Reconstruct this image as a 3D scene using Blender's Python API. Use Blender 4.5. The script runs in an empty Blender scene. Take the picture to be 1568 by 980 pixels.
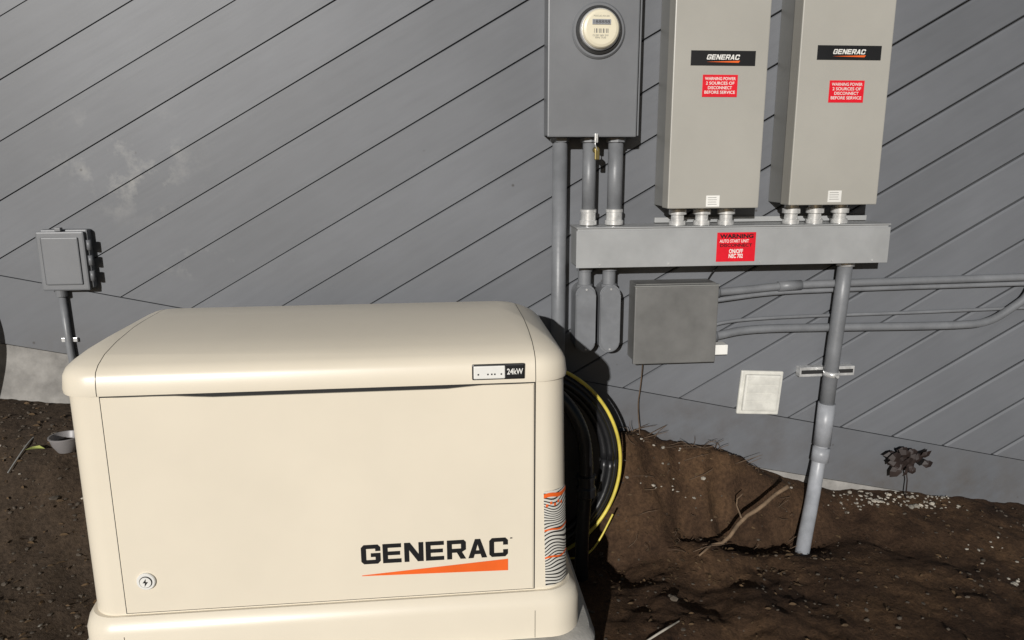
import bpy, bmesh, math, random
from mathutils import Vector, Matrix, noise
random.seed(7)
scene=bpy.context.scene
col=scene.collection

# ------------------------------------------------------------ materials
def mat(name,c,rough=.5,metal=0,var=.12,vscale=6,bump=0,bscale=80,c2=None,spec=.5,coat=0):
    m=bpy.data.materials.new(name); m.use_nodes=True
    nt=m.node_tree; b=nt.nodes['Principled BSDF']
    tc=nt.nodes.new('ShaderNodeTexCoord')
    n=nt.nodes.new('ShaderNodeTexNoise'); n.inputs['Scale'].default_value=vscale; n.inputs['Detail'].default_value=4
    n.inputs['Roughness'].default_value=.62
    nt.links.new(tc.outputs['Object'],n.inputs['Vector'])
    r=nt.nodes.new('ShaderNodeValToRGB')
    r.color_ramp.elements[0].position=.3; r.color_ramp.elements[1].position=.7
    lo=[x*(1-var) for x in c]; hi=[min(1,x*(1+var)) for x in c]
    if c2: hi=c2
    r.color_ramp.elements[0].color=(*lo,1); r.color_ramp.elements[1].color=(*hi,1)
    nt.links.new(n.outputs['Fac'],r.inputs['Fac']); nt.links.new(r.outputs['Color'],b.inputs['Base Color'])
    b.inputs['Roughness'].default_value=rough; b.inputs['Metallic'].default_value=metal
    b.inputs['Specular IOR Level'].default_value=spec
    b.inputs['Coat Weight'].default_value=coat
    if bump:
        n2=nt.nodes.new('ShaderNodeTexNoise'); n2.inputs['Scale'].default_value=bscale; n2.inputs['Detail'].default_value=3
        nt.links.new(tc.outputs['Object'],n2.inputs['Vector'])
        bp=nt.nodes.new('ShaderNodeBump'); bp.inputs['Strength'].default_value=bump; bp.inputs['Distance'].default_value=.004
        nt.links.new(n2.outputs['Fac'],bp.inputs['Height']); nt.links.new(bp.outputs['Normal'],b.inputs['Normal'])
    return m

def wall_mat():
    m=mat('painted_siding',(.136,.142,.154),.52,var=.13,vscale=1.1)
    nt=m.node_tree; b=nt.nodes['Principled BSDF']; base=b.inputs['Base Color'].links[0].from_socket
    N=nt.nodes.new; L=nt.links.new
    tc=N('ShaderNodeTexCoord')
    ro=N('ShaderNodeVectorRotate'); ro.rotation_type='Y_AXIS'; ro.inputs['Angle'].default_value=math.radians(29.7)
    L(tc.outputs['Object'],ro.inputs['Vector'])
    mp=N('ShaderNodeMapping'); mp.inputs['Scale'].default_value=(3,22,26)
    L(ro.outputs[0],mp.inputs['Vector'])
    g=N('ShaderNodeTexNoise'); g.inputs['Scale'].default_value=1.3; g.inputs['Detail'].default_value=5; g.inputs['Roughness'].default_value=.6
    L(mp.outputs[0],g.inputs['Vector'])
    gr=N('ShaderNodeMapRange'); gr.inputs[1].default_value=.3; gr.inputs[2].default_value=.7; gr.inputs[3].default_value=.95; gr.inputs[4].default_value=1.04
    L(g.outputs['Fac'],gr.inputs[0])
    vm=N('ShaderNodeMixRGB'); vm.blend_type='MULTIPLY'; vm.inputs[0].default_value=1
    L(base,vm.inputs[1]); L(gr.outputs[0],vm.inputs[2])
    at=N('ShaderNodeAttribute'); at.attribute_name='tone'
    v2=N('ShaderNodeMixRGB'); v2.blend_type='MULTIPLY'; v2.inputs[0].default_value=1
    L(vm.outputs[0],v2.inputs[1]); L(at.outputs['Color'],v2.inputs[2])
    cur=v2.outputs[0]
    nn=N('ShaderNodeTexNoise'); nn.inputs['Scale'].default_value=8; nn.inputs['Detail'].default_value=6; nn.inputs['Roughness'].default_value=.68
    L(tc.outputs['Object'],nn.inputs['Vector'])
    for (cx,cz,sx,sz,amt,colr) in [(-1.08,1.34,.30,.24,.50,(.42,.41,.38,1)),(-.86,.98,.16,.07,.5,(.42,.41,.38,1)),(1.3,.62,.25,.14,.3,(.42,.41,.38,1)),
                              (1.0,.18,.9,.30,.55,(.07,.055,.045,1)),(2.1,-.08,.9,.22,.6,(.08,.065,.05,1)),(-1.4,.6,.6,.18,.5,(.07,.06,.05,1))]:  # dark patches near the ground: splash grime that also paints in light falloff
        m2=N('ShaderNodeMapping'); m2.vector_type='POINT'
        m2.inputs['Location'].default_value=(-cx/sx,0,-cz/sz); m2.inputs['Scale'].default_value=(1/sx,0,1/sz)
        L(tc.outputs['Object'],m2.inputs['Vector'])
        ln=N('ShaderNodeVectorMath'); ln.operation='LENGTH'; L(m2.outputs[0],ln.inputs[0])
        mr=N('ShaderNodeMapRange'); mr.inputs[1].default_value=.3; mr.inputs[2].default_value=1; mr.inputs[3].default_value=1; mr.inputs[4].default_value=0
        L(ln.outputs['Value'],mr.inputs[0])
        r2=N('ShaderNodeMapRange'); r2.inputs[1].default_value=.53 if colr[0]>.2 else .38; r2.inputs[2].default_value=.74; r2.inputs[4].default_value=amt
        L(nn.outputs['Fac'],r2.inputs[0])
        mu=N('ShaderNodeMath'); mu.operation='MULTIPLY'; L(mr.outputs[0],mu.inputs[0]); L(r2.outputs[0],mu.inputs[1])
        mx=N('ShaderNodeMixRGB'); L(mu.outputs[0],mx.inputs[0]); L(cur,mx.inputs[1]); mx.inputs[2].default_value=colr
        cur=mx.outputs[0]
    vo=N('ShaderNodeTexVoronoi'); vo.inputs['Scale'].default_value=5; L(tc.outputs['Object'],vo.inputs['Vector'])
    vr=N('ShaderNodeMapRange'); vr.inputs[1].default_value=.015; vr.inputs[2].default_value=.035; vr.inputs[3].default_value=.75; vr.inputs[4].default_value=0
    L(vo.outputs['Distance'],vr.inputs[0])
    mx=N('ShaderNodeMixRGB'); L(vr.outputs[0],mx.inputs[0]); L(cur,mx.inputs[1]); mx.inputs[2].default_value=(.04,.035,.03,1); cur=mx.outputs[0]
    L(cur,b.inputs['Base Color'])
    bp=N('ShaderNodeBump'); bp.inputs['Strength'].default_value=.13; bp.inputs['Distance'].default_value=.003
    L(g.outputs['Fac'],bp.inputs['Height']); L(bp.outputs['Normal'],b.inputs['Normal'])
    return m

def soil_mat():
    m=bpy.data.materials.new('soil'); m.use_nodes=True; nt=m.node_tree; b=nt.nodes['Principled BSDF']
    N=nt.nodes.new; L=nt.links.new; tc=N('ShaderNodeTexCoord')
    a=N('ShaderNodeTexNoise'); a.inputs['Scale'].default_value=2.6; a.inputs['Detail'].default_value=6; a.inputs['Roughness'].default_value=.65
    L(tc.outputs['Object'],a.inputs['Vector'])
    r=N('ShaderNodeValToRGB'); e=r.color_ramp.elements
    e[0].position=.32; e[0].color=(.026,.014,.008,1); e[1].position=.72; e[1].color=(.105,.060,.030,1)
    x=e.new(.5); x.color=(.053,.030,.0165,1)
    L(a.outputs['Fac'],r.inputs['Fac'])
    f=N('ShaderNodeTexNoise'); f.inputs['Scale'].default_value=70; f.inputs['Detail'].default_value=5; f.inputs['Roughness'].default_value=.75
    L(tc.outputs['Object'],f.inputs['Vector'])
    fr=N('ShaderNodeMapRange'); fr.inputs[1].default_value=.3; fr.inputs[2].default_value=.7; fr.inputs[3].default_value=.5; fr.inputs[4].default_value=1.5
    L(f.outputs['Fac'],fr.inputs[0])
    mu=N('ShaderNodeMixRGB'); mu.blend_type='MULTIPLY'; mu.inputs[0].default_value=1; L(r.outputs[0],mu.inputs[1]); L(fr.outputs[0],mu.inputs[2])
    sx=N('ShaderNodeSeparateXYZ'); L(tc.outputs['Object'],sx.inputs[0])
    mr=N('ShaderNodeMapRange'); mr.inputs[1].default_value=-.5; mr.inputs[2].default_value=-1.1; mr.inputs[4].default_value=.7; L(sx.outputs['X'],mr.inputs[0])
    mg=N('ShaderNodeMixRGB'); L(mr.outputs[0],mg.inputs[0]); L(mu.outputs[0],mg.inputs[1])
    gv=N('ShaderNodeMixRGB'); gv.blend_type='MULTIPLY'; gv.inputs[0].default_value=1; gv.inputs[1].default_value=(.052,.040,.029,1); L(fr.outputs[0],gv.inputs[2])
    L(gv.outputs[0],mg.inputs[2])
    L(mg.outputs[0],b.inputs['Base Color']); b.inputs['Roughness'].default_value=.9; b.inputs['Specular IOR Level'].default_value=.2
    bp=N('ShaderNodeBump'); bp.inputs['Strength'].default_value=.65; bp.inputs['Distance'].default_value=.010
    L(f.outputs['Fac'],bp.inputs['Height']); L(bp.outputs['Normal'],b.inputs['Normal'])
    return m

def label_mat():
    m=bpy.data.materials.new('striped_label'); m.use_nodes=True; nt=m.node_tree; b=nt.nodes['Principled BSDF']
    N=nt.nodes.new; L=nt.links.new; tc=N('ShaderNodeTexCoord')
    nz=N('ShaderNodeTexNoise'); nz.inputs['Scale'].default_value=12; nz.inputs['Detail'].default_value=0
    L(tc.outputs['Object'],nz.inputs['Vector'])
    mm=N('ShaderNodeMath'); mm.operation='MULTIPLY'; mm.inputs[1].default_value=42; L(nz.outputs['Fac'],mm.inputs[0])
    sx=N('ShaderNodeSeparateXYZ'); L(tc.outputs['Object'],sx.inputs[0])
    mz=N('ShaderNodeMath'); mz.operation='MULTIPLY'; mz.inputs[1].default_value=620; L(sx.outputs['Z'],mz.inputs[0])
    ad=N('ShaderNodeMath'); ad.operation='ADD'; L(mm.outputs[0],ad.inputs[0]); L(mz.outputs[0],ad.inputs[1])
    sn=N('ShaderNodeMath'); sn.operation='SINE'; L(ad.outputs[0],sn.inputs[0])
    r=N('ShaderNodeValToRGB'); r.color_ramp.interpolation='CONSTANT'; r.color_ramp.elements[0].color=(.66,.64,.58,1); r.color_ramp.elements[1].position=.3; r.color_ramp.elements[1].color=(.03,.03,.03,1)
    L(sn.outputs[0],r.inputs[0]); L(r.outputs[0],b.inputs['Base Color']); b.inputs['Roughness'].default_value=.4
    return m

M=dict(
 wall=wall_mat(), soil=soil_mat(), stripes=label_mat(),
 wallback=mat('groove_shadow_paint',(.05,.052,.055),.8),
 conc=mat('concrete',(.25,.24,.225),.9,var=.35,vscale=9,bump=.5,bscale=60),
 pad=mat('pad_concrete',(.42,.405,.37),.85,var=.18,vscale=14,bump=.3,bscale=120),
 cream=mat('cream_powder_coat',(.735,.665,.540),.34,var=.035,vscale=2.2,bump=.05,bscale=420),
 dark=mat('dark_gap',(.015,.015,.015),.8),
 seam=mat('seam_shadow',(.10,.09,.07),.8),
 black=mat('black_label',(.012,.012,.013),.35),
 blackp=mat('black_plastic',(.012,.012,.013),.34,var=.3,vscale=10,bump=.1,bscale=60),
 white=mat('white_label',(.75,.74,.7),.5),
 wplate=mat('white_painted_cover',(.62,.61,.56),.5,var=.14,vscale=18),
 orange=mat('orange_print',(.80,.13,.02),.4),
 red=mat('red_label',(.68,.008,.022),.4,var=.1,vscale=30),
 yellow=mat('yellow_hose',(.58,.47,.07),.45,var=.25,vscale=14),
 cab=mat('cabinet_grey_paint',(.375,.362,.325),.36,var=.05,vscale=3,bump=.03,bscale=400),
 cabside=mat('cabinet_side_grey',(.22,.22,.21),.4,var=.05),  # darker grey than the cabinet front cover
 box=mat('metal_grey_paint',(.160,.165,.174),.42,var=.10,vscale=5,bump=.05,bscale=200),
 gut=mat('wireway_grey_paint',(.33,.335,.335),.4,var=.12,vscale=5,bump=.05,bscale=200),
 jbox=mat('weathered_box_paint',(.140,.138,.132),.5,var=.18,vscale=8),
 pipe=mat('grey_pvc',(.172,.178,.188),.42,var=.18,vscale=9,bump=.1,bscale=90),
 pipel=mat('light_grey_pvc',(.29,.30,.32),.4,var=.22,vscale=12),
 steel=mat('zinc_steel',(.68,.68,.67),.28,metal=.45,var=.25,vscale=40),
 cream2=mat('meter_dial',(.74,.68,.52),.35,var=.05,coat=.6),
 ring=mat('meter_ring',(.12,.12,.12),.25,metal=.6),
 brass=mat('brass_lock',(.25,.2,.08),.35,metal=.8),
 stone=mat('gravel_stone',(.075,.06,.045),.9,var=.6,vscale=3),
 chip=mat('pale_stone_chip',(.34,.31,.26),.9,var=.5,vscale=10),
 wood=mat('dead_wood',(.15,.10,.06),.85,var=.4,vscale=30,bump=.5),
 root=mat('root_fibre',(.10,.065,.04),.85,var=.4,vscale=30),
 leaf=mat('dry_leaf',(.095,.058,.027),.8,var=.6,vscale=4),
 dleaf=mat('dark_dead_leaf',(.020,.012,.010),.6,var=.4),
 green=mat('green_leaf',(.30,.33,.09),.6,var=.3,vscale=20),
 bowl=mat('grey_plastic',(.20,.19,.19),.4),
)

# ------------------------------------------------------------ builders
def obj(name,me,parent=None,m=None,smooth=False):
    o=bpy.data.objects.new(name,me); col.objects.link(o)
    if m: me.materials.append(M[m])
    if smooth:
        for p in me.polygons: p.use_smooth=True
    if parent: o.parent=parent
    return o
def empty(name):
    o=bpy.data.objects.new(name,None); o.empty_display_size=.1; col.objects.link(o); return o
def fin(bm,name,parent=None,m=None,smooth=False):
    bmesh.ops.recalc_face_normals(bm,faces=bm.faces)
    me=bpy.data.meshes.new(name); bm.to_mesh(me); bm.free()
    return obj(name,me,parent,m,smooth)
def addbox(bm,x0,x1,y0,y1,z0,z1,bev=0):
    r=bmesh.ops.create_cube(bm,size=1)
    for v in r['verts']:
        v.co=Vector((x0 if v.co.x<0 else x1,y0 if v.co.y<0 else y1,z0 if v.co.z<0 else z1))
    if bev:
        es=list({e for v in r['verts'] for e in v.link_edges})
        bmesh.ops.bevel(bm,geom=es,offset=bev,segments=2,affect='EDGES',profile=.6)
def box(name,parent,m,x0,x1,y0,y1,z0,z1,bev=.003):
    bm=bmesh.new(); addbox(bm,x0,x1,y0,y1,z0,z1,bev); return fin(bm,name,parent,m)
def tube(name,parent,m,pts,r,seg=20,corr=0,smooth_path=0):
    pts=[Vector(p) for p in pts]
    for _ in range(smooth_path):
        q=[pts[0]]
        for a,b in zip(pts,pts[1:]): q+= [a*.75+b*.25,a*.25+b*.75]
        q.append(pts[-1]); pts=q
    if not hasattr(r,'__len__'): r=[r]*len(pts)
    elif len(r)!=len(pts):
        rr=[]
        for i in range(len(pts)):
            t=i/(len(pts)-1)*(len(r)-1); k=min(int(t),len(r)-2); rr.append(r[k]*(1-(t-k))+r[k+1]*(t-k))
        r=rr
    bm=bmesh.new(); rings=[]; up=Vector((0,1,.01)).normalized()
    for i,p in enumerate(pts):
        t=(pts[min(i+1,len(pts)-1)]-pts[max(i-1,0)]).normalized()
        a=t.cross(up)
        if a.length<.1: a=t.cross(Vector((1,0,0)))
        a.normalize(); b=t.cross(a)
        rad=r[i]*(1+(corr if i%2 else 0))
        rings.append([bm.verts.new(p+a*rad*math.cos(2*math.pi*k/seg)+b*rad*math.sin(2*math.pi*k/seg)) for k in range(seg)])
    for A,B in zip(rings,rings[1:]):
        for k in range(seg): bm.faces.new((A[k],A[(k+1)%seg],B[(k+1)%seg],B[k]))
    bm.faces.new(rings[0]); bm.faces.new(rings[-1])
    o=fin(bm,name,parent,m,True)
    for p in o.data.polygons:
        if len(p.vertices)>4: p.use_smooth=False
    return o
def lathe(name,parent,m,center,prof,seg=40,axis='y',smooth=False):
    bm=bmesh.new(); rings=[]
    for r,o in prof:
        ring=[]
        for k in range(seg):
            a=2*math.pi*k/seg; c,s=r*math.cos(a),r*math.sin(a)
            v=(c,o,s) if axis=='y' else (c,s,o)
            ring.append(bm.verts.new(Vector(center)+Vector(v)))
        rings.append(ring)
    for A,B in zip(rings,rings[1:]):
        for k in range(seg): bm.faces.new((A[k],A[(k+1)%seg],B[(k+1)%seg],B[k]))
    bm.faces.new(rings[0]); bm.faces.new(rings[-1])
    o=fin(bm,name,parent,m,smooth)
    if smooth:
        md=o.modifiers.new('es','EDGE_SPLIT'); md.split_angle=math.radians(40)
    return o
def sheet(name,parent,m,pts,y):
    bm=bmesh.new(); bm.faces.new([bm.verts.new((a,y,b)) for a,b in pts])
    bm.normal_update(); bm.faces.ensure_lookup_table()
    if bm.faces[0].normal.y>0: bmesh.ops.reverse_faces(bm,faces=bm.faces)
    me=bpy.data.meshes.new(name); bm.to_mesh(me); bm.free(); return obj(name,me,parent,m)
def text(name,parent,m,s,x0,x1,z0,z1,y,bold=.0,slant=0):
    cu=bpy.data.curves.new(name,'FONT'); cu.body=s; cu.offset=bold; cu.space_line=.85; cu.align_x='CENTER'; cu.resolution_u=5
    o=bpy.data.objects.new(name,cu); col.objects.link(o)
    bpy.context.view_layer.update()
    me=bpy.data.meshes.new_from_object(o.evaluated_get(bpy.context.evaluated_depsgraph_get()))
    bpy.data.objects.remove(o)
    xs=[v.co.x for v in me.vertices]; ys=[v.co.y for v in me.vertices]
    ax,bx,ay,by=min(xs),max(xs),min(ys),max(ys)
    for v in me.vertices:
        v.co=Vector((x0+(v.co.x-ax)/(bx-ax)*(x1-x0)+slant*(v.co.y-ay),y,z0+(v.co.y-ay)/(by-ay)*(z1-z0)))
    me.materials.clear()
    return obj(name,me,parent,m)
# wide squared lettering drawn as polygons
GL={
 'G':[[(1,.66),(1,.86),(.86,1),(.14,1),(0,.86),(0,.14),(.14,0),(.86,0),(1,.14),(1,.56),(.50,.56),(.50,.36),(.74,.36),(.74,.21),(.26,.21),(.26,.79),(.74,.79),(.74,.66)]],
 'C':[[(1,.62),(1,.86),(.86,1),(.14,1),(0,.86),(0,.14),(.14,0),(.86,0),(1,.14),(1,.38),(.74,.38),(.74,.21),(.26,.21),(.26,.79),(.74,.79),(.74,.62)]],
 'E':[[(0,0),(.96,0),(.96,.21),(.26,.21),(.26,.40),(.90,.40),(.90,.60),(.26,.60),(.26,.79),(.96,.79),(.96,1),(0,1)]],
 'N':[[(0,0),(.25,0),(.25,.62),(.70,0),(1,0),(1,1),(.75,1),(.75,.38),(.30,1),(0,1)]],
 'R':[[(0,0),(.26,0),(.26,.34),(.52,.34),(.71,0),(1,0),(.79,.36),(1,.48),(1,.88),(.88,1),(0,1),(0,.79),(.74,.79),(.74,.55),(0,.55)],[(0,.5501),(.26,.5501),(.26,.7899),(0,.7899)]],
 'A':[[(0,0),(.36,1),(.5,1),(.5,.72),(.41,.40),(.5,.40),(.5,.20),(.345,.20),(.28,0)],[(1,0),(.64,1),(.5,1),(.5,.72),(.59,.40),(.5,.40),(.5,.20),(.655,.20),(.72,0)]],
}
def logo(name,parent,m,x0,x1,z0,z1,y,slant=0):
    s='GENERAC'; gap=.12; tot=7+6*gap; u=(x1-x0)/tot; h=z1-z0
    bm=bmesh.new()
    for i,ch in enumerate(s):
        ox=x0+i*(1+gap)*u
        for P in GL[ch]:
            f=bm.faces.new([bm.verts.new((ox+a*u+slant*b*h,y,z0+b*h)) for a,b in P])
            f.normal_update()
            if f.normal.y>0: f.normal_flip()
    me=bpy.data.meshes.new(name); bm.to_mesh(me); bm.free(); return obj(name,me,parent,m)
def rrect(x0,x1,y0,y1,r,n=8):
    P=[]
    for cx,cy,a0 in ((x1-r,y1-r,0),(x0+r,y1-r,90),(x0+r,y0+r,180),(x1-r,y0+r,270)):
        for i in range(n+1):
            a=math.radians(a0+90*i/n); P.append((cx+r*math.cos(a),cy+r*math.sin(a)))
    return P
def loft(name,parent,m,levels,smooth=True):
    bm=bmesh.new(); rings=[]
    for x0,x1,y0,y1,r,z in levels: rings.append([bm.verts.new((a,b,z)) for a,b in rrect(x0,x1,y0,y1,r)])
    n=len(rings[0])
    for A,B in zip(rings,rings[1:]):
        for k in range(n): bm.faces.new((A[k],A[(k+1)%n],B[(k+1)%n],B[k]))
    bm.faces.new(rings[0]); bm.faces.new(rings[-1])
    o=fin(bm,name,parent,m,smooth)
    if smooth:
        md=o.modifiers.new('es','EDGE_SPLIT'); md.split_angle=math.radians(35)
    return o

# ------------------------------------------------------------ siding wall
WX0,WX1,WTOP=-4.5,5.5,3.3
SL=.57; ang=math.atan(SL); dirv=Vector((math.cos(ang),0,math.sin(ang))); nrm=Vector((-math.sin(ang),0,math.cos(ang)))
sk_top=lambda x:.605-.22*x
sk_bot=lambda x:.36-.215*x
wall=empty('siding_wall')
bm=bmesh.new(); tone=bm.loops.layers.color.new('tone')
sp=.187
for k in range(-32,28):
    c0=2.265+sp*k; c1=c0+sp
    w0=c0*math.cos(ang); w1=c1*math.cos(ang); g=random.random()*.0005
    t=random.uniform(.95,1.04); yo=random.uniform(-.001,.001)
    rows=[]
    for X,gw,ch in ((-8,.0003,.0012),(-.6,.0006,.0015),(.9,.0018,.004),(2.2,.0034,.008),(9,.0034,.008)):
        gg=gw+g
        pr=[(w0+gg,2.815),(w0+gg,2.806),(w0+gg+ch*.6,2.8),(w1-gg-ch,2.8),(w1-gg,2.806),(w1-gg,2.815)]
        row=[]
        for wv,y in pr:
            u=(X+math.sin(ang)*wv)/math.cos(ang)
            row.append(bm.verts.new(nrm*wv+Vector((0,y+yo,0))+dirv*u))
        rows.append(row)
    for A,B in zip(rows,rows[1:]):
        for i in range(len(A)-1):
            f=bm.faces.new((A[i],B[i],B[i+1],A[i+1]))
            for l in f.loops: l[tone]=(t,t,t,1)
def cut(bm,co,no):
    bmesh.ops.bisect_plane(bm,geom=bm.verts[:]+bm.edges[:]+bm.faces[:],plane_co=co,plane_no=no,clear_outer=True)
cut(bm,(WX0,0,0),(-1,0,0)); cut(bm,(WX1,0,0),(1,0,0)); cut(bm,(0,0,WTOP),(0,0,1))
cut(bm,(0,0,sk_top(0)+.003),Vector((-.22,0,-1)).normalized())
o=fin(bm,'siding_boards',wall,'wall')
bm=bmesh.new(); tone=bm.loops.layers.color.new('tone')
def quadprism(bm,pts,y0,y1):
    F=[bm.verts.new((a,y0,b)) for a,b in pts]; Bk=[bm.verts.new((a,y1,b)) for a,b in pts]
    fs=[bm.faces.new(F),bm.faces.new(Bk)]; n=len(pts)
    for i in range(n): fs.append(bm.faces.new((F[i],F[(i+1)%n],Bk[(i+1)%n],Bk[i])))
    return fs
fs=quadprism(bm,[(WX0,sk_bot(WX0)),(WX1,sk_bot(WX1)),(WX1,sk_top(WX1)),(WX0,sk_top(WX0))],2.797,2.82)
for f in fs:
    for l in f.loops: l[tone]=(.95,.95,.95,1)
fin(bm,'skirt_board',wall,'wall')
bm=bmesh.new(); quadprism(bm,[(WX0,-1.6),(WX1,-1.6),(WX1,WTOP),(WX0,WTOP)],2.822,2.95); fin(bm,'sheathing',wall,'wallback')
bm=bmesh.new(); quadprism(bm,[(WX0,-1.6),(WX1,-1.6),(WX1,sk_bot(WX1)-.004),(WX0,sk_bot(WX0)-.004)],2.80,2.8215); fin(bm,'foundation',wall,'conc')

# ------------------------------------------------------------ ground
def lerp(tab,x):
    if x<=tab[0][0]: return tab[0][1]
    for (a,b),(c,d) in zip(tab,tab[1:]):
        if x<=c: return b+(d-b)*(x-a)/(c-a)
    return tab[-1][1]
HW=[(-5,.95),(-1.5,.47),(-1,.42),(.5,.31),(.76,.27),(1.24,.13),(1.45,.02),(1.69,-.04),(2.0,-.07),(2.6,-.17),(5,-.5)]
HF=[(-5,.25),(-1.5,.06),(-.9,-.06),(.4,-.12),(1.5,-.14),(2.5,-.19),(5,-.4)]
Y0=[(-5,1.6),(-1.3,1.9),(-.6,2.1),(.3,2.50),(.9,2.47),(1.4,2.60),(1.65,2.55),(1.9,2.35),(5,2.0)]
Y1=[(-5,2.8),(-.6,2.8),(.3,2.74),(.9,2.73),(1.4,2.79),(1.8,2.8),(5,2.8)]
def H(x,y):
    y0=lerp(Y0,x); y1=lerp(Y1,x)
    wob=.07*noise.noise(Vector((x*3.3,y*2,5)))+.03*noise.noise(Vector((x*11,y*8,3)))
    t=max(0,min(1,(y+wob-y0)/(y1-y0)))
    k=t*t*(3-2*t)
    z=lerp(HF,x)*(1-k)+lerp(HW,x)*k
    z-=.06*math.exp(-((x-1.20)/.20)**2-((y-2.58)/.10)**2)
    z-=.05*math.exp(-((x-1.47)/.12)**2-((y-2.62)/.12)**2)
    z+=.05*math.exp(-((x-.98)/.12)**2-((y-2.44)/.09)**2)
    z-=.05*math.exp(-((x-.66)/.10)**2-((y-2.45)/.2)**2)
    if x>.3 and y>1.7:
        a=.018+.022*math.exp(-((x-.95)/.45)**2)
        a*=1-.8*math.exp(-((x-1.45)/.16)**2)
        z+=a*noise.fractal(Vector((x*5,y*5,2)),1,2,5)*min(1,(x-.3)*3)
        bank=math.exp(-((y-2.62)/.13)**2)*max(0,min(1,(x-.4)*3))*max(0,min(1,(1.38-x)*4))
        z+=bank*.035*(noise.ridged_multi_fractal(Vector((x*9,y*7,9)),1,2,4,1,2)-1.1)
    z+=.010*noise.fractal(Vector((x*4,y*4,0)),1,2,5)+.005*noise.noise(Vector((x*30,y*30,1)))
    return z
def axis(a,b,d0,d1,step,coarse):
    L=[];v=a
    while v<b:
        L.append(v); v+= step if d0-.001<=v<d1 else coarse
        if L[-1]<d0<v: v=d0
    L.append(b); return L
xs=axis(-30,30,-2.1,2.9,.013,.35); ys=axis(-30,2.812,1.5,2.812,.013,.35)
bm=bmesh.new(); G=[[bm.verts.new((x,y,H(x,y))) for x in xs] for y in ys]
for j in range(len(ys)-1):
    for i in range(len(xs)-1): bm.faces.new((G[j][i],G[j][i+1],G[j+1][i+1],G[j+1][i]))
fin(bm,'ground',None,'soil',True)

def rock(bm,p,s,flat=.7):
    r=bmesh.ops.create_icosphere(bm,subdivisions=1,radius=s)
    sx,sy,sz=random.uniform(.6,1.3),random.uniform(.6,1.3),random.uniform(.4,1)*flat
    R=Matrix.Rotation(random.random()*6.3,3,'Z')@Matrix.Rotation(random.uniform(-.4,.4),3,'X')
    for v in r['verts']:
        v.co=R@Vector((v.co.x*sx*random.uniform(.8,1.2),v.co.y*sy,v.co.z*sz*random.uniform(.8,1.2)))+p
bm=bmesh.new()
for i in range(1900):
    x=random.uniform(-1.9,2.8) if random.random()<.6 else random.uniform(-1.9,-.9); y=random.uniform(1.5,2.78)
    s=random.choice([.003,.003,.004,.005,.006,.008]) * (1.9 if random.random()<.06 else 1)
    rock(bm,Vector((x,y,H(x,y)+s*.15)),s)
fin(bm,'gravel',None,'stone')
bm=bmesh.new()
for i in range(220):
    q=random.random()
    if q<.62: x=random.gauss(1.92,.17); y=random.uniform(2.69,2.785)
    elif q<.75: x=random.gauss(.85,.12); y=random.uniform(2.6,2.76)
    elif q<.92: x=random.gauss(2.25,.14); y=random.uniform(2.2,2.5)
    else: x=random.uniform(-1.7,-1.1); y=random.uniform(2.0,2.75)
    s=random.uniform(.003,.009)*(1.6 if random.random()<.12 else 1); rock(bm,Vector((x,y,H(x,y)+s*.1)),s)
fin(bm,'stone_chips',None,'chip')
bm=bmesh.new()
for i in range(1100):
    q=random.random()
    if q<.5: x=random.uniform(-1.9,-.95); y=random.uniform(1.8,2.78)
    elif q<.75: x=random.uniform(.5,1.5); y=random.uniform(2.3,2.76)
    else: x=random.uniform(.5,2.6); y=random.uniform(1.8,2.76)
    s=random.uniform(.005,.014); p=Vector((x,y,H(x,y)+.004))
    R=Matrix.Rotation(random.random()*6.3,3,'Z')@Matrix.Rotation(random.uniform(-.7,.7),3,'X')
    pts=[(-s,0,0),(-s*.3,s*.35,.3*s),(s*.5,s*.3,.2*s),(s*1.1,0,0),(s*.4,-s*.35,.1*s),(-s*.4,-s*.3,.2*s)]
    bm.faces.new([bm.verts.new(R@Vector(c)+p) for c in pts])
fin(bm,'leaf_litter',None,'leaf')

def G3(x,y,d=0): return (x,y,H(x,y)+d)
br=empty('dead_branch')
tube('stem',br,'wood',[G3(1.00,2.44,.02),G3(1.06,2.45,.035),(1.14,2.50,.0),(1.21,2.49,.05),(1.27,2.52,.08),(1.33,2.53,.11)],[.004,.007,.008,.008,.007,.009],seg=8,smooth_path=1)
tube('twig_1',br,'wood',[(1.14,2.50,.0),(1.13,2.55,.05),(1.17,2.57,.07)],[.004,.003,.002],seg=6,smooth_path=1)
tube('twig_2',br,'wood',[G3(1.00,2.44,.02),G3(.94,2.40,.02)],[.005,.003],seg=6)
rt_=empty('exposed_roots')
for i in range(60):
    x=random.uniform(.66,1.45); y=random.uniform(2.45,2.74); a=random.uniform(-1.4,1.4); l=random.uniform(.04,.13)
    if i<22: x=random.uniform(.70,1.15); y=2.75
    p0=Vector(G3(x,y,.0)); p2=p0+Vector((math.sin(a)*l,-.03,abs(math.cos(a))*l*.6)); pm=(p0+p2)/2+Vector((random.uniform(-.02,.02),-.01,random.uniform(0,.02)))
    tube('root_%d'%i,rt_,'root',[p0,pm,p2],[.0018,.0013,.0007],seg=5,smooth_path=1)
tube('stick',None,'chip',[G3(.62,1.98,.01),G3(.68,2.0,.015),G3(.75,2.05,.01)],[.003,.004,.002],seg=7,smooth_path=2)
tube('stick',None,'chip',[G3(-1.60,2.32,.02),G3(-1.58,2.42,.03),G3(-1.60,2.50,.03)],[.008,.010,.008],seg=7,smooth_path=2)

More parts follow.
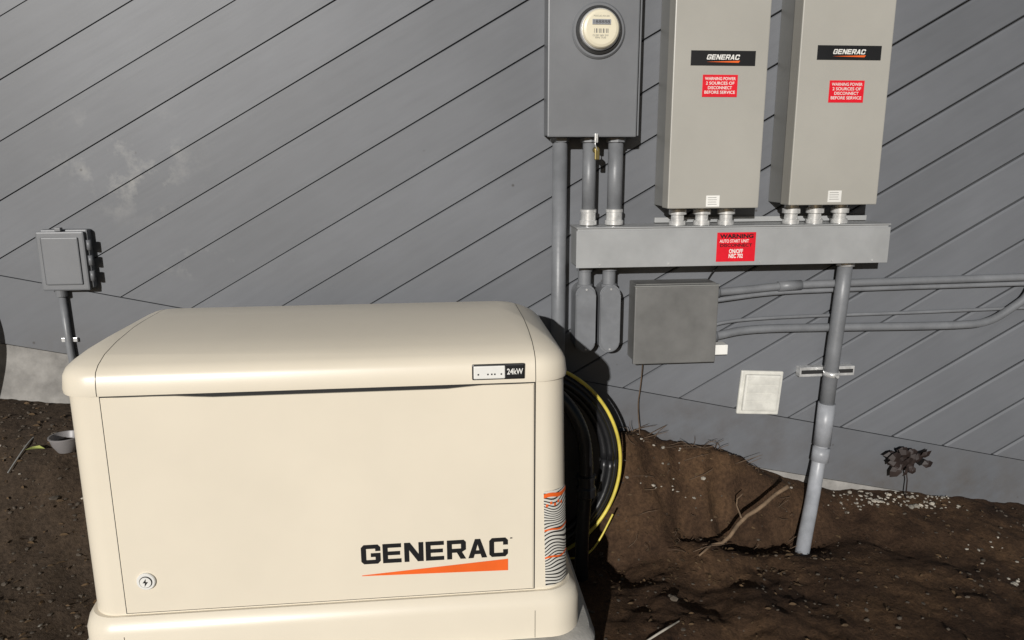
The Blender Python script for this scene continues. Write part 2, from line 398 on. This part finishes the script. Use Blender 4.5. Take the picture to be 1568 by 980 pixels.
# ------------------------------------------------------------ generator
gen=empty('standby_generator')
gx0,gx1,gy0,gy1=-.950,.345,1.868,2.47
loft('body',gen,'cream',[(gx0+.004,gx1+.010,gy0-.004,gy1,.075,.155),(gx0+.004,gx1-.004,gy0+.002,gy1-.01,.07,.776)])
dx0,dx1,dz0,dz1=-.8435,.2505,.168,.770
box('door_gap',gen,'dark',dx0-.003,dx1+.003,gy0-.006,gy0+.02,dz0-.003,dz1+.004,0)
bm=bmesh.new(); N_=24
P=[(dx0,dz0),(dx1,dz0)]
for i in range(N_+1):
    u=i/N_; x=dx1+(dx0-dx1)*u; s=max(0,min(1,min((u-.12)/.10,(.86-u)/.12))); s=s*s*(3-2*s); P.append((x,dz1-.007*s))
quadprism(bm,P,gy0-.011,gy0+.01)
bmesh.ops.bevel(bm,geom=[e for e in bm.edges if abs(e.verts[0].co.y-e.verts[1].co.y)<1e-5 and e.verts[0].co.y<gy0-.005],offset=.003,segments=2,affect='EDGES')
fin(bm,'door',gen,'cream')
def lidmesh(name,m,d,cuts=True):
    L=[(gx0-.006,gx1+.003,gy0-.016,gy1+.005,.085,.776,),
       (gx0-.007,gx1+.004,gy0-.017,gy1+.005,.085,.786),
       (gx0-.004,gx1,gy0-.013,gy1+.003,.083,.820),
       (gx0+.003,gx1-.008,gy0-.006,gy1-.006,.08,.836),
       (gx0+.016,gx1-.020,gy0+.012,gy1-.02,.076,.850),
       (gx0+.036,gx1-.040,gy0+.055,gy1-.04,.07,.867),
       (gx0+.058,gx1-.068,gy0+.13,gy1-.06,.06,.881),
       (gx0+.085,gx1-.10,gy0+.24,gy1-.085,.05,.893),
       (gx0+.12,gx1-.145,gy0+.36,gy1-.11,.03,.898)]
    L=[(a+d,b-d,c+d,e-d,r,z-(d if z>.79 else 0)) for a,b,c,e,r,z in L]
    bm=bmesh.new(); rings=[[bm.verts.new((a,b,z)) for a,b in rrect(x0,x1,y0,y1,r,10)] for x0,x1,y0,y1,r,z in L]
    n=len(rings[0])
    for A,B in zip(rings,rings[1:]):
        for k in range(n): bm.faces.new((A[k],A[(k+1)%n],B[(k+1)%n],B[k]))
    bm.faces.new(rings[-1]); bm.faces.new(rings[0])
    if cuts:
        for c in (dx0-.003,dx1+.003):
            for e in (-.0010,.0010):
                bmesh.ops.bisect_plane(bm,geom=bm.verts[:]+bm.edges[:]+bm.faces[:],plane_co=(c+e,0,0),plane_no=(1,0,0))
            kill=[f for f in bm.faces if abs(f.calc_center_median().x-c)<.0010 and all(abs(v.co.x-c)<.0012 for v in f.verts)]
            bmesh.ops.delete(bm,geom=kill,context='FACES')
    o=fin(bm,name,gen,m,True); md=o.modifiers.new('es','EDGE_SPLIT'); md.split_angle=math.radians(40); return o
lidmesh('lid','cream',0); lidmesh('lid_inner','seam',.003,False)
loft('base_tray',gen,'cream',[(gx0-.02,gx1+.045,gy0-.035,gy1+.02,.09,.028),(gx0-.02,gx1+.045,gy0-.035,gy1+.02,.09,.12),(gx0-.014,gx1+.036,gy0-.026,gy1+.015,.085,.145),(gx0-.006,gx1+.02,gy0-.012,gy1+.01,.08,.160),(gx0+.002,gx1,gy0,gy1,.08,.1605)])
for i,x in enumerate((dx0-.004,dx1)): box('tray_seam_%d'%i,gen,'seam',x,x+.0015,gy0-.0358,gy0-.03,.03,.115,0)
yf=gy0-.0125
logo('logo_text',gen,'black',-.222,.178,.274,.331,yf)
sheet('logo_swoosh',gen,'orange',[(-.222,.241),(.178,.266),(.178,.231),(-.222,.239)],yf)
box('logo_tm',gen,'black',.184,.190,yf-.0004,yf,.327,.330,0)
lathe('lock_plate',gen,'white',(-.783,yf-.002,.262),[(.024,.004),(.024,-.001),(.022,-.003)])
lathe('lock_ring',gen,'black',(-.783,yf-.003,.262),[(.0165,0),(.0165,-.003)])
lathe('lock_cylinder',gen,'white',(-.783,yf-.005,.262),[(.0145,0),(.0145,-.003)])
sheet('lock_bolt_icon',gen,'black',[(-.781,.273),(-.790,.261),(-.784,.261),(-.786,.250),(-.776,.264),(-.782,.264)],yf-.0085)
box('power_plate',gen,'black',.086,.224,gy0-.0225,gy0-.012,.787,.829,.004)
box('power_plate_panel',gen,'white',.0895,.172,gy0-.0238,gy0-.02,.7905,.8255,.003)
text('power_text',gen,'white','24kW',.177,.219,.801,.817,gy0-.0239,bold=.02)
for i,x in enumerate((.10,.125,.135,.143,.160)): box('plate_mark_%d'%i,gen,'black',x,x+.004,gy0-.0245,gy0-.023,.801,.805,0)
def arclabel(name,m,z0,z1,a0,a1,off,segs=14,wob=0):
    bm=bmesh.new(); r=.073; rows=[]
    for i in range(segs+1):
        a=math.radians(a0+(a1-a0)*i/segs); c,s=math.cos(a),math.sin(a)
        col_=[]
        for j in range(9):
            z=z0+(z1-z0)*j/8; f=(z-.155)/.621
            z+=wob*math.sin(i*.55)
            cx=gx1+.010-.014*f-.073; cy=gy0-.004+.006*f+.073
            col_.append(bm.verts.new((cx+c*(r+off),cy+s*(r+off),z)))
        rows.append(col_)
    for A,B in zip(rows,rows[1:]):
        for j in range(8): bm.faces.new((A[j],B[j],B[j+1],A[j+1]))
    return fin(bm,name,gen,m,True)
arclabel('warning_label','stripes',.172,.458,-88,-25,.004)
for i,z in enumerate((.438,.338,.255)): arclabel('label_bar_%d'%i,'orange',z,z+(.012 if i==0 else .0055),-88,-25,.0052,wob=.003)
for i in range(5): arclabel('label_print_%d'%i,'orange',.412+.006*(i%2),.420+.006*(i%2),-84+i*9,-79+i*9,.0052)
pad=loft('generator_pad',None,'pad',[(gx0-.08,gx1+.10,gy0-.1,gy1+.08,.12,-.25),(gx0-.075,gx1+.09,gy0-.09,gy1+.07,.12,.0),(gx0-.06,gx1+.075,gy0-.075,gy1+.05,.115,.022),(gx0-.045,gx1+.06,gy0-.06,gy1+.04,.11,.027)])

# ------------------------------------------------------------ transfer switch cabinets
def cabinet(x0,x1,z0,band,lab,stick,cons):
    e=empty('transfer_switch_cabinet')
    z1=z0+.80
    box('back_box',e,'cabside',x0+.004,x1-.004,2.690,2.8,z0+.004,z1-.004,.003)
    box('front_cover',e,'cab',x0,x1,2.62,2.6885,z0,z1,.004)
    y=2.6185
    box('brand_plate',e,'black',band[0],band[1],y,2.6205,band[2],band[3],.0005)
    w=band[1]-band[0]; h=band[3]-band[2]
    logo('brand_text',e,'white',band[0]+.24*w,band[0]+.74*w,band[2]+.40*h,band[2]+.74*h,y-.0006,slant=.25)
    sheet('brand_swoosh',e,'orange',[(band[0]+.24*w,band[2]+.25*h),(band[0]+.76*w,band[2]+.34*h),(band[0]+.74*w,band[2]+.20*h)],y-.0006)
    box('danger_label',e,'red',lab[0],lab[1],y,2.6205,lab[2],lab[3],.0005)
    zz=lab[3]-.008; lines=['WARNING POWER','2 SOURCES OF','DISCONNECT','BEFORE SERVICE']
    for i,s in enumerate(lines):
        hh=(lab[3]-lab[2]-.014)/4; ins=(.008,.012,.020,.008)[i]
        text('danger_text_%d'%i,e,'white',s,lab[0]+ins,lab[1]-ins,zz-hh*(i+1)+.005,zz-hh*i,y-.0006,bold=.012)
    box('spec_sticker',e,'white',stick[0],stick[1],y+.0004,2.6205,stick[2],stick[3],.0003)
    for i in range(4): box('spec_line_%d'%i,e,'jbox',stick[0]+.006,stick[1]-.012+.002*(i%2),y-.0002,y+.001,stick[3]-.008-.008*i,stick[3]-.0065-.008*i,0)
    for i,x in enumerate(cons):
        lathe('hub_%d'%i,e,'steel',(x,2.705,0),[(.022,1.104),(.031,1.106),(.031,1.122),(.024,1.124),(.024,1.144),(.033,1.146),(.033,1.164),(.026,1.166),(.026,z0+.006)],32,'z',True)
    return e
cabinet(.836,1.1765,1.172,(.897,1.130,1.665,1.715),(.943,1.070,1.560,1.635),(.978,1.028,1.178,1.218),(.903,.996,1.090))
cabinet(1.2917,1.6328,1.180,(1.355,1.593,1.688,1.737),(1.410,1.541,1.543,1.619),(1.440,1.492,1.190,1.232),(1.346,1.440,1.540))

ww=empty('electrical_wireway')
box('trough',ww,'gut',.517,1.719,2.665,2.8,.960,1.100,.002)
box('cover',ww,'gut',.512,1.724,2.658,2.6635,.956,1.092,.0015)
box('top_flange',ww,'gut',.512,1.724,2.658,2.799,1.1005,1.105,.001)
for i,x in enumerate((.60,.86,1.215,1.50,1.66)): lathe('screw_%d'%i,ww,'steel',(x,2.657,.967),[(.004,0),(.0035,-.002)],10)
box('hazard_label',ww,'red',1.042,1.192,2.6565,2.659,.971,1.080,.0004)
text('hazard_text_1',ww,'black','WARNING',1.052,1.182,1.058,1.074,2.6560,bold=.04)
text('hazard_text_2',ww,'white','AUTO START UNIT',1.052,1.165,1.042,1.054,2.6560,bold=.012)
text('hazard_text_3',ww,'black','DISCONNECT',1.055,1.178,1.026,1.038,2.6560,bold=.025)
text('hazard_text_4',ww,'white','ON/OFF\nNEC 702',1.090,1.145,.984,1.018,2.6560,bold=.03)
box('mounting_strut',ww,'gut',.84,1.70,2.785,2.8,1.108,1.128,.002)

# ------------------------------------------------------------ meter box
mb=empty('electric_meter_box')
box('enclosure',mb,'box',.410,.728,2.690,2.8,1.432,2.10,.004)
box('cover',mb,'box',.404,.726,2.670,2.6885,1.425,2.11,.005)
box('side_hinge_rail',mb,'box',.7285,.742,2.70,2.8,1.43,2.10,.002)
mc=(.580,2.670,1.783)
lathe('meter_collar',mb,'box',mc,[(.094,.001),(.094,-.004),(.088,-.010),(.081,-.010),(.078,.0)],56)
lathe('meter_ring',mb,'ring',mc,[(.080,.0),(.080,-.016),(.073,-.022),(.069,-.016)],56)
lathe('meter_base',mb,'steel',mc,[(.070,-.012),(.069,-.028),(.066,-.034)],56)
lathe('meter_dial',mb,'cream2',mc,[(.064,-.033),(.064,-.040),(.060,-.046),(.052,-.049)],56)
box('meter_display',mb,'pipel',.548,.612,2.618,2.622,1.795,1.812,.0008)
text('meter_digits',mb,'black','188888',.552,.608,1.798,1.809,2.6175,bold=.0)
text('meter_text_1',mb,'jbox','FOCUS AX-SD',.553,.607,1.820,1.825,2.6205)
for i in range(9): box('barcode_%d'%i,mb,'jbox',.555+i*.006,.5565+i*.006+.002*(i%2),2.6205,2.6215,1.768,1.782,0)
text('meter_text_2',mb,'jbox','CL200 240V 3W\n60Hz TA30',.55,.605,1.750,1.763,2.6205)
box('lock_hasp',mb,'steel',.572,.584,2.655,2.669,1.405,1.437,.002)
lathe('padlock',mb,'brass',(.578,2.66,1.38),[(.012,.006),(.012,-.006),(.010,-.008)],16)
box('padlock_body',mb,'brass',.572,.590,2.650,2.660,1.345,1.385,.003)
tube('lock_cable',mb,'steel',[(.578,2.655,1.42),(.572,2.65,1.40),(.582,2.652,1.375)],.002,8)

def hubs(name,e,x,y,z0,z1,r):
    lathe(name,e,'steel',(x,y,0),[(r*.95,z0),(r*1.25,z0+.003),(r*1.25,z0+.018),(r*1.08,z0+.02),(r*1.08,z1-.012),(r*1.16,z1-.01),(r*1.16,z1),(r,z1+.001)],24,'z',True)
def conduit(pts,r,hub=None,m='pipe',sm=0):
    e=empty('electrical_conduit'); tube('pipe',e,m,pts,r,22,smooth_path=sm)
    if hub: hubs('hub',e,*hub)
    return e
e=conduit([(.462,2.745,1.44),(.462,2.745,.1)],.0275)
lathe('locknut',e,'pipe',(.462,2.745,0),[(.036,1.410),(.036,1.424)],6,'z')
e=conduit([(.570,2.735,1.43),(.570,2.735,1.12)],.0250,(.570,2.735,1.106,1.165,.026))
lathe('locknut',e,'pipe',(.570,2.735,0),[(.034,1.408),(.034,1.424)],8,'z')
e=conduit([(.668,2.735,1.43),(.668,2.735,1.12)],.0275,(.668,2.735,1.106,1.165,.028))
lathe('locknut',e,'pipe',(.668,2.735,0),[(.036,1.408),(.036,1.424)],8,'z')

def lb(x,z1,z0,w):
    e=empty('conduit_body')
    lathe('neck',e,'pipe',(x,2.735,0),[(.030,.955),(.030,.935),(.025,.933),(.025,.885),(.031,.883),(.031,.86),(.028,.858)],24,'z',True)
    def stad(y0,y1,ww_,za,zb,bev):
        bm=bmesh.new(); P=[]
        r=ww_/2
        for i in range(17):
            a=math.pi*i/16; P.append((x+r*math.cos(a),za-r+r*math.sin(a)))
        for i in range(17):
            a=math.pi+math.pi*i/16; P.append((x+r*math.cos(a),zb+r+r*math.sin(a)))
        quadprism(bm,P,y0,y1)
        bmesh.ops.bevel(bm,geom=[e_ for e_ in bm.edges if abs(e_.verts[0].co.y-y0)<1e-6 and abs(e_.verts[1].co.y-y0)<1e-6],offset=bev,segments=3,affect='EDGES')
        return bm
    fin(stad(2.70,2.8,w,z1,z0,.006),'body',e,'pipe')
    fin(stad(2.692,2.6995,w*.94,z1-.004,z0+.004,.004),'cover',e,'pipe')
    for i,z in enumerate((z1-.016,z0+.016)): lathe('screw_%d'%i,e,'steel',(x,2.692,z),[(.004,0),(.0035,-.002)],10)
lb(.560,.885,.622,.078); lb(.654,.885,.620,.080)

jb=empty('junction_box')
box('enclosure',jb,'jbox',.752,1.066,2.70,2.8,.582,.885,.003)
box('cover',jb,'jbox',.744,1.070,2.680,2.6985,.575,.876,.004)
box('cover_top_lip',jb,'cabside',.742,1.072,2.676,2.70,.8765,.8815,.001)
box('white_tag',jb,'white',1.078,1.142,2.735,2.79,.588,.628,.003)
tube('ground_wire',jb,'root',[(.80,2.75,.58),(.805,2.76,.54),(.80,2.765,.45),(.79,2.76,.38),(.80,2.74,.25)],.0022,8,smooth_path=2)
tube('bonding_wire',jb,'black',[(1.06,2.78,.88),(1.08,2.76,.93),(1.12,2.77,.955),(1.18,2.78,.935),(1.3,2.78,.94)],.003,8,smooth_path=3)

e=conduit([(1.06,2.755,.835),(1.20,2.76,.842),(1.36,2.765,.855),(1.6,2.765,.862),(5.4,2.765,.90)],.0155,sm=2)
tube('coupling',e,'pipe',[(1.345,2.765,.853),(1.44,2.765,.857)],.020,20); tube('connector',e,'pipe',[(1.066,2.755,.835),(1.10,2.757,.837)],.022,20)
e=conduit([(1.06,2.765,.80),(1.14,2.768,.808),(1.3,2.775,.825),(1.5,2.78,.832),(3.5,2.78,.85)],.010,sm=2)
e=conduit([(1.06,2.755,.655),(1.10,2.757,.660),(1.22,2.765,.682),(1.45,2.765,.683),(2.18,2.765,.672),(2.28,2.765,.69),(2.36,2.765,.74),(2.44,2.765,.80),(2.46,2.765,1.0),(2.46,2.765,1.5)],.0165,sm=3)
tube('connector',e,'pipe',[(1.066,2.755,.656),(1.10,2.757,.661)],.022,20)
e=conduit([(1.06,2.775,.69),(1.15,2.78,.715),(1.4,2.785,.725),(1.9,2.785,.728),(2.3,2.785,.735),(3.4,2.785,.75)],.007,sm=2)

sc=empty('service_conduit')
tube('upper_pipe',sc,'pipe',[(1.60,2.735,.96),(1.595,2.735,.80),(1.585,2.735,.6),(1.575,2.735,.34)],.0285,24)
tube('lower_pipe',sc,'pipel',[(1.575,2.735,.35),(1.568,2.733,.20),(1.552,2.720,.08),(1.50,2.65,-.03),(1.42,2.54,-.14),(1.36,2.45,-.23)],.0275,24,smooth_path=2)
tube('expansion_coupling',sc,'pipel',[(1.5765,2.735,.37),(1.5705,2.735,.19)],.034,24)
tube('coupling',sc,'pipel',[(1.570,2.733,.18),(1.562,2.727,.12)],.0345,24)
tube('hub_nut',sc,'steel',[(1.60,2.735,.955),(1.60,2.735,.935)],.035,8)
box('strut_channel',sc,'steel',1.465,1.70,2.765,2.8,.475,.515,.002)
box('strut_slot',sc,'dark',1.472,1.693,2.7635,2.766,.487,.503,0)
tube('pipe_clamp',sc,'steel',[(1.5835,2.735,.505),(1.5825,2.735,.485)],.0315,24)
lathe('clamp_bolt',sc,'steel',(1.5835,2.698,.495),[(.007,0.01),(.007,-.012)],6)

vc=empty('wall_vent_cover')
box('flange',vc,'wplate',1.222,1.402,2.785,2.799,.314,.500,.006)
box('hood',vc,'wplate',1.236,1.388,2.768,2.7845,.330,.488,.009)
for i in range(4): box('louver_%d'%i,vc,'wplate',1.246,1.378,2.7655,2.770,.342+i*.035,.372+i*.035,.002)
vc.matrix_world=Matrix.Translation((1.312,0,.41))@Matrix.Rotation(math.radians(3.5),4,'Y')@Matrix.Translation((-1.312,0,-.41))

ob=empty('outdoor_outlet_box')
box('base',ob,'box',-1.385,-1.225,2.765,2.8,.902,1.112,.006)
box('cover',ob,'box',-1.394,-1.232,2.750,2.7635,.896,1.106,.006)
box('cover_panel',ob,'box',-1.376,-1.252,2.745,2.7495,.918,1.086,.004)
for i,z in enumerate((.93,.985,1.04)): tube('hinge_%d'%i,ob,'box',[(-1.222,2.760,z),(-1.222,2.760,z+.035)],.008,12)
box('latch',ob,'box',-1.325,-1.305,2.745,2.765,1.107,1.120,.002)
lathe('hub',ob,'box',(-1.345,2.778,0),[(.02,.903),(.02,.872),(.014,.87)],20,'z')
tube('drop_pipe',ob,'pipe',[(-1.345,2.782,.875),(-1.343,2.782,.7),(-1.330,2.782,.40),(-1.328,2.782,.30)],.0125,16)
box('pipe_strap',ob,'steel',-1.37,-1.315,2.785,2.797,.70,.715,.001)

tube('hanging_cable',None,'blackp',[(-1.68,2.74,1.0),(-1.64,2.72,.9),(-1.615,2.71,.8),(-1.62,2.70,.7),(-1.65,2.69,.6),(-1.72,2.66,.45)],.012,12,smooth_path=3)
tube('loose_wire',None,'cabside',[(-1.32,2.77,.46),(-1.36,2.72,.44),(-1.41,2.66,.40),(-1.40,2.56,H(-1.40,2.56)+.02),(-1.43,2.45,H(-1.43,2.45)+.01)],.0025,8,smooth_path=3)
lathe('plastic_bowl',None,'bowl',(-1.285,2.55,H(-1.285,2.55)-.01),[(.028,0),(.043,.025),(.050,.050),(.053,.051),(.053,.055),(.048,.055),(.040,.025),(.026,.006)],32,'z',True)
bm=bmesh.new(); x,y=-1.375,2.52; z=H(x,y)+.015
bm.faces.new([bm.verts.new((x+a,y+b,z+c)) for a,b,c in [(-.03,0,0),(-.015,-.012,.006),(.015,-.014,.008),(.035,0,.002),(.012,.012,.01),(-.015,.01,.006)]])
fin(bm,'green_leaf',None,'green')

dl=bmesh.new()
def leaf3(bm,p,d,s,up):
    d=d.normalized(); sd=d.cross(up).normalized()
    a=[p,p+d*s*.3+sd*s*.32,p+d*s*.7+sd*s*.26,p+d*s*1.05-up*s*.2,p+d*s*.7-sd*s*.26,p+d*s*.3-sd*s*.32]
    mid=p+d*s*.5+up*.12*s
    V=[bm.verts.new(q) for q in a]; c=bm.verts.new(mid)
    for i in range(6): bm.faces.new((V[i],V[(i+1)%6],c))
cp=Vector((1.955,2.74,.095))
for i in range(30):
    q=cp+Vector((random.uniform(-.06,.06),random.uniform(-.03,.02),random.uniform(-.03,.045)))
    a=random.choice((random.uniform(-.5,.6),random.uniform(2.6,3.6),random.uniform(3.9,5.2)))
    leaf3(dl,q,Vector((math.cos(a),random.uniform(-.3,.1),math.sin(a))),random.uniform(.035,.07),Vector((random.uniform(-.5,.5),-1,random.uniform(-.5,.5))).normalized())
leaves=empty('dead_plant'); fin(dl,'leaves',leaves,'dleaf')
tube('stem',leaves,'dleaf',[G3(1.98,2.75,0),(1.985,2.76,.0),(1.955,2.745,.09)],.003,6)

# ------------------------------------------------------------ coiled black pipe with yellow hose
cc=empty('coiled_conduit')
C0=Vector((.285,2.52,.262))
def ringpts(r,dy,n=72,a0=0,a1=360,tilt=.10):
    P=[]
    for i in range(n+1):
        a=math.radians(a0+(a1-a0)*i/n); x=r*math.cos(a); z=r*math.sin(a)
        P.append(C0+Vector((x,dy+z*tilt,z)))
    return P
rd=lathe('reel_disc',cc,'blackp',(0,0,0),[(.352,.030),(.357,.022),(.352,.014),(.30,.010),(.22,.018),(.10,.02),(.02,.02)],64,'y',True)
rd.matrix_world=Matrix.Translation(C0)@Matrix.Rotation(-math.atan(.10),4,'X')
for i,(r,dy) in enumerate([(.355,.0),(.338,-.010),(.318,.003),(.349,.03)]): tube('coil_%d'%i,cc,'blackp',ringpts(r,dy),.014,14)
tube('yellow_hose',None,'yellow',ringpts(.375,-.012,90,-75,100),.0065,12)
tube('yellow_hose',None,'yellow',[C0+Vector((.375*math.cos(math.radians(-75)),-.05,.375*math.sin(math.radians(-75)))),(.50,2.40,-.07),(.56,2.42,-.03),(.62,2.44,.08)],.0035,10,smooth_path=3)
fw=empty('flexible_whip_conduit')
tube('flex',fw,'blackp',[(.34,2.42,.60),(.42,2.40,.55),(.485,2.38,.45),(.505,2.37,.33),(.50,2.37,.20),(.49,2.36,.05),(.49,2.36,-.16)],.024,16,corr=.05,smooth_path=4)
lathe('fitting',fw,'blackp',(.503,2.37,0),[(.030,.19),(.036,.195),(.036,.225),(.030,.23),(.030,.26),(.035,.262),(.035,.27)],24,'z',True)

# ------------------------------------------------------------ light, sky, camera
az=math.radians(21); el=math.radians(17)
d=Vector((math.sin(az)*math.cos(el),math.cos(az)*math.cos(el),-math.sin(el)))
sl=bpy.data.lights.new('sun','SUN'); sl.energy=3.75; sl.angle=math.radians(.6); sl.color=(1,.975,.94)
so=bpy.data.objects.new('sun',sl); col.objects.link(so); so.rotation_euler=d.to_track_quat('-Z','Y').to_euler(); so.location=(-2,-4,4)
w=bpy.data.worlds.new('World'); scene.world=w; w.use_nodes=True; nt=w.node_tree
sk=nt.nodes.new('ShaderNodeTexSky'); sk.sky_type='NISHITA'; sk.sun_disc=False; sk.sun_elevation=el; sk.sun_rotation=math.atan2(-d.x,-d.y)
bg=nt.nodes['Background']; bg.inputs['Strength'].default_value=.024; nt.links.new(sk.outputs[0],bg.inputs['Color'])
p,r,yw=.2145,.0036,.1029
f=Vector((math.sin(yw)*math.cos(p),math.cos(yw)*math.cos(p),-math.sin(p)))
rt=Vector((math.cos(yw),-math.sin(yw),0)); up=rt.cross(f)
R=rt*math.cos(r)-up*math.sin(r); U=rt*math.sin(r)+up*math.cos(r)
cam=bpy.data.cameras.new('camera'); co=bpy.data.objects.new('camera',cam); col.objects.link(co)
cam.lens=26; cam.sensor_width=36; cam.clip_end=200; cam.clip_start=.05
mw=Matrix.Identity(4)
for i,vv in enumerate((R,U,-f)):
    for j in range(3): mw[j][i]=vv[j]
mw.translation=Vector((0,0,1.35)); co.matrix_world=mw
scene.camera=co
scene.view_settings.view_transform='Standard'; scene.view_settings.look='None'; scene.view_settings.exposure=0
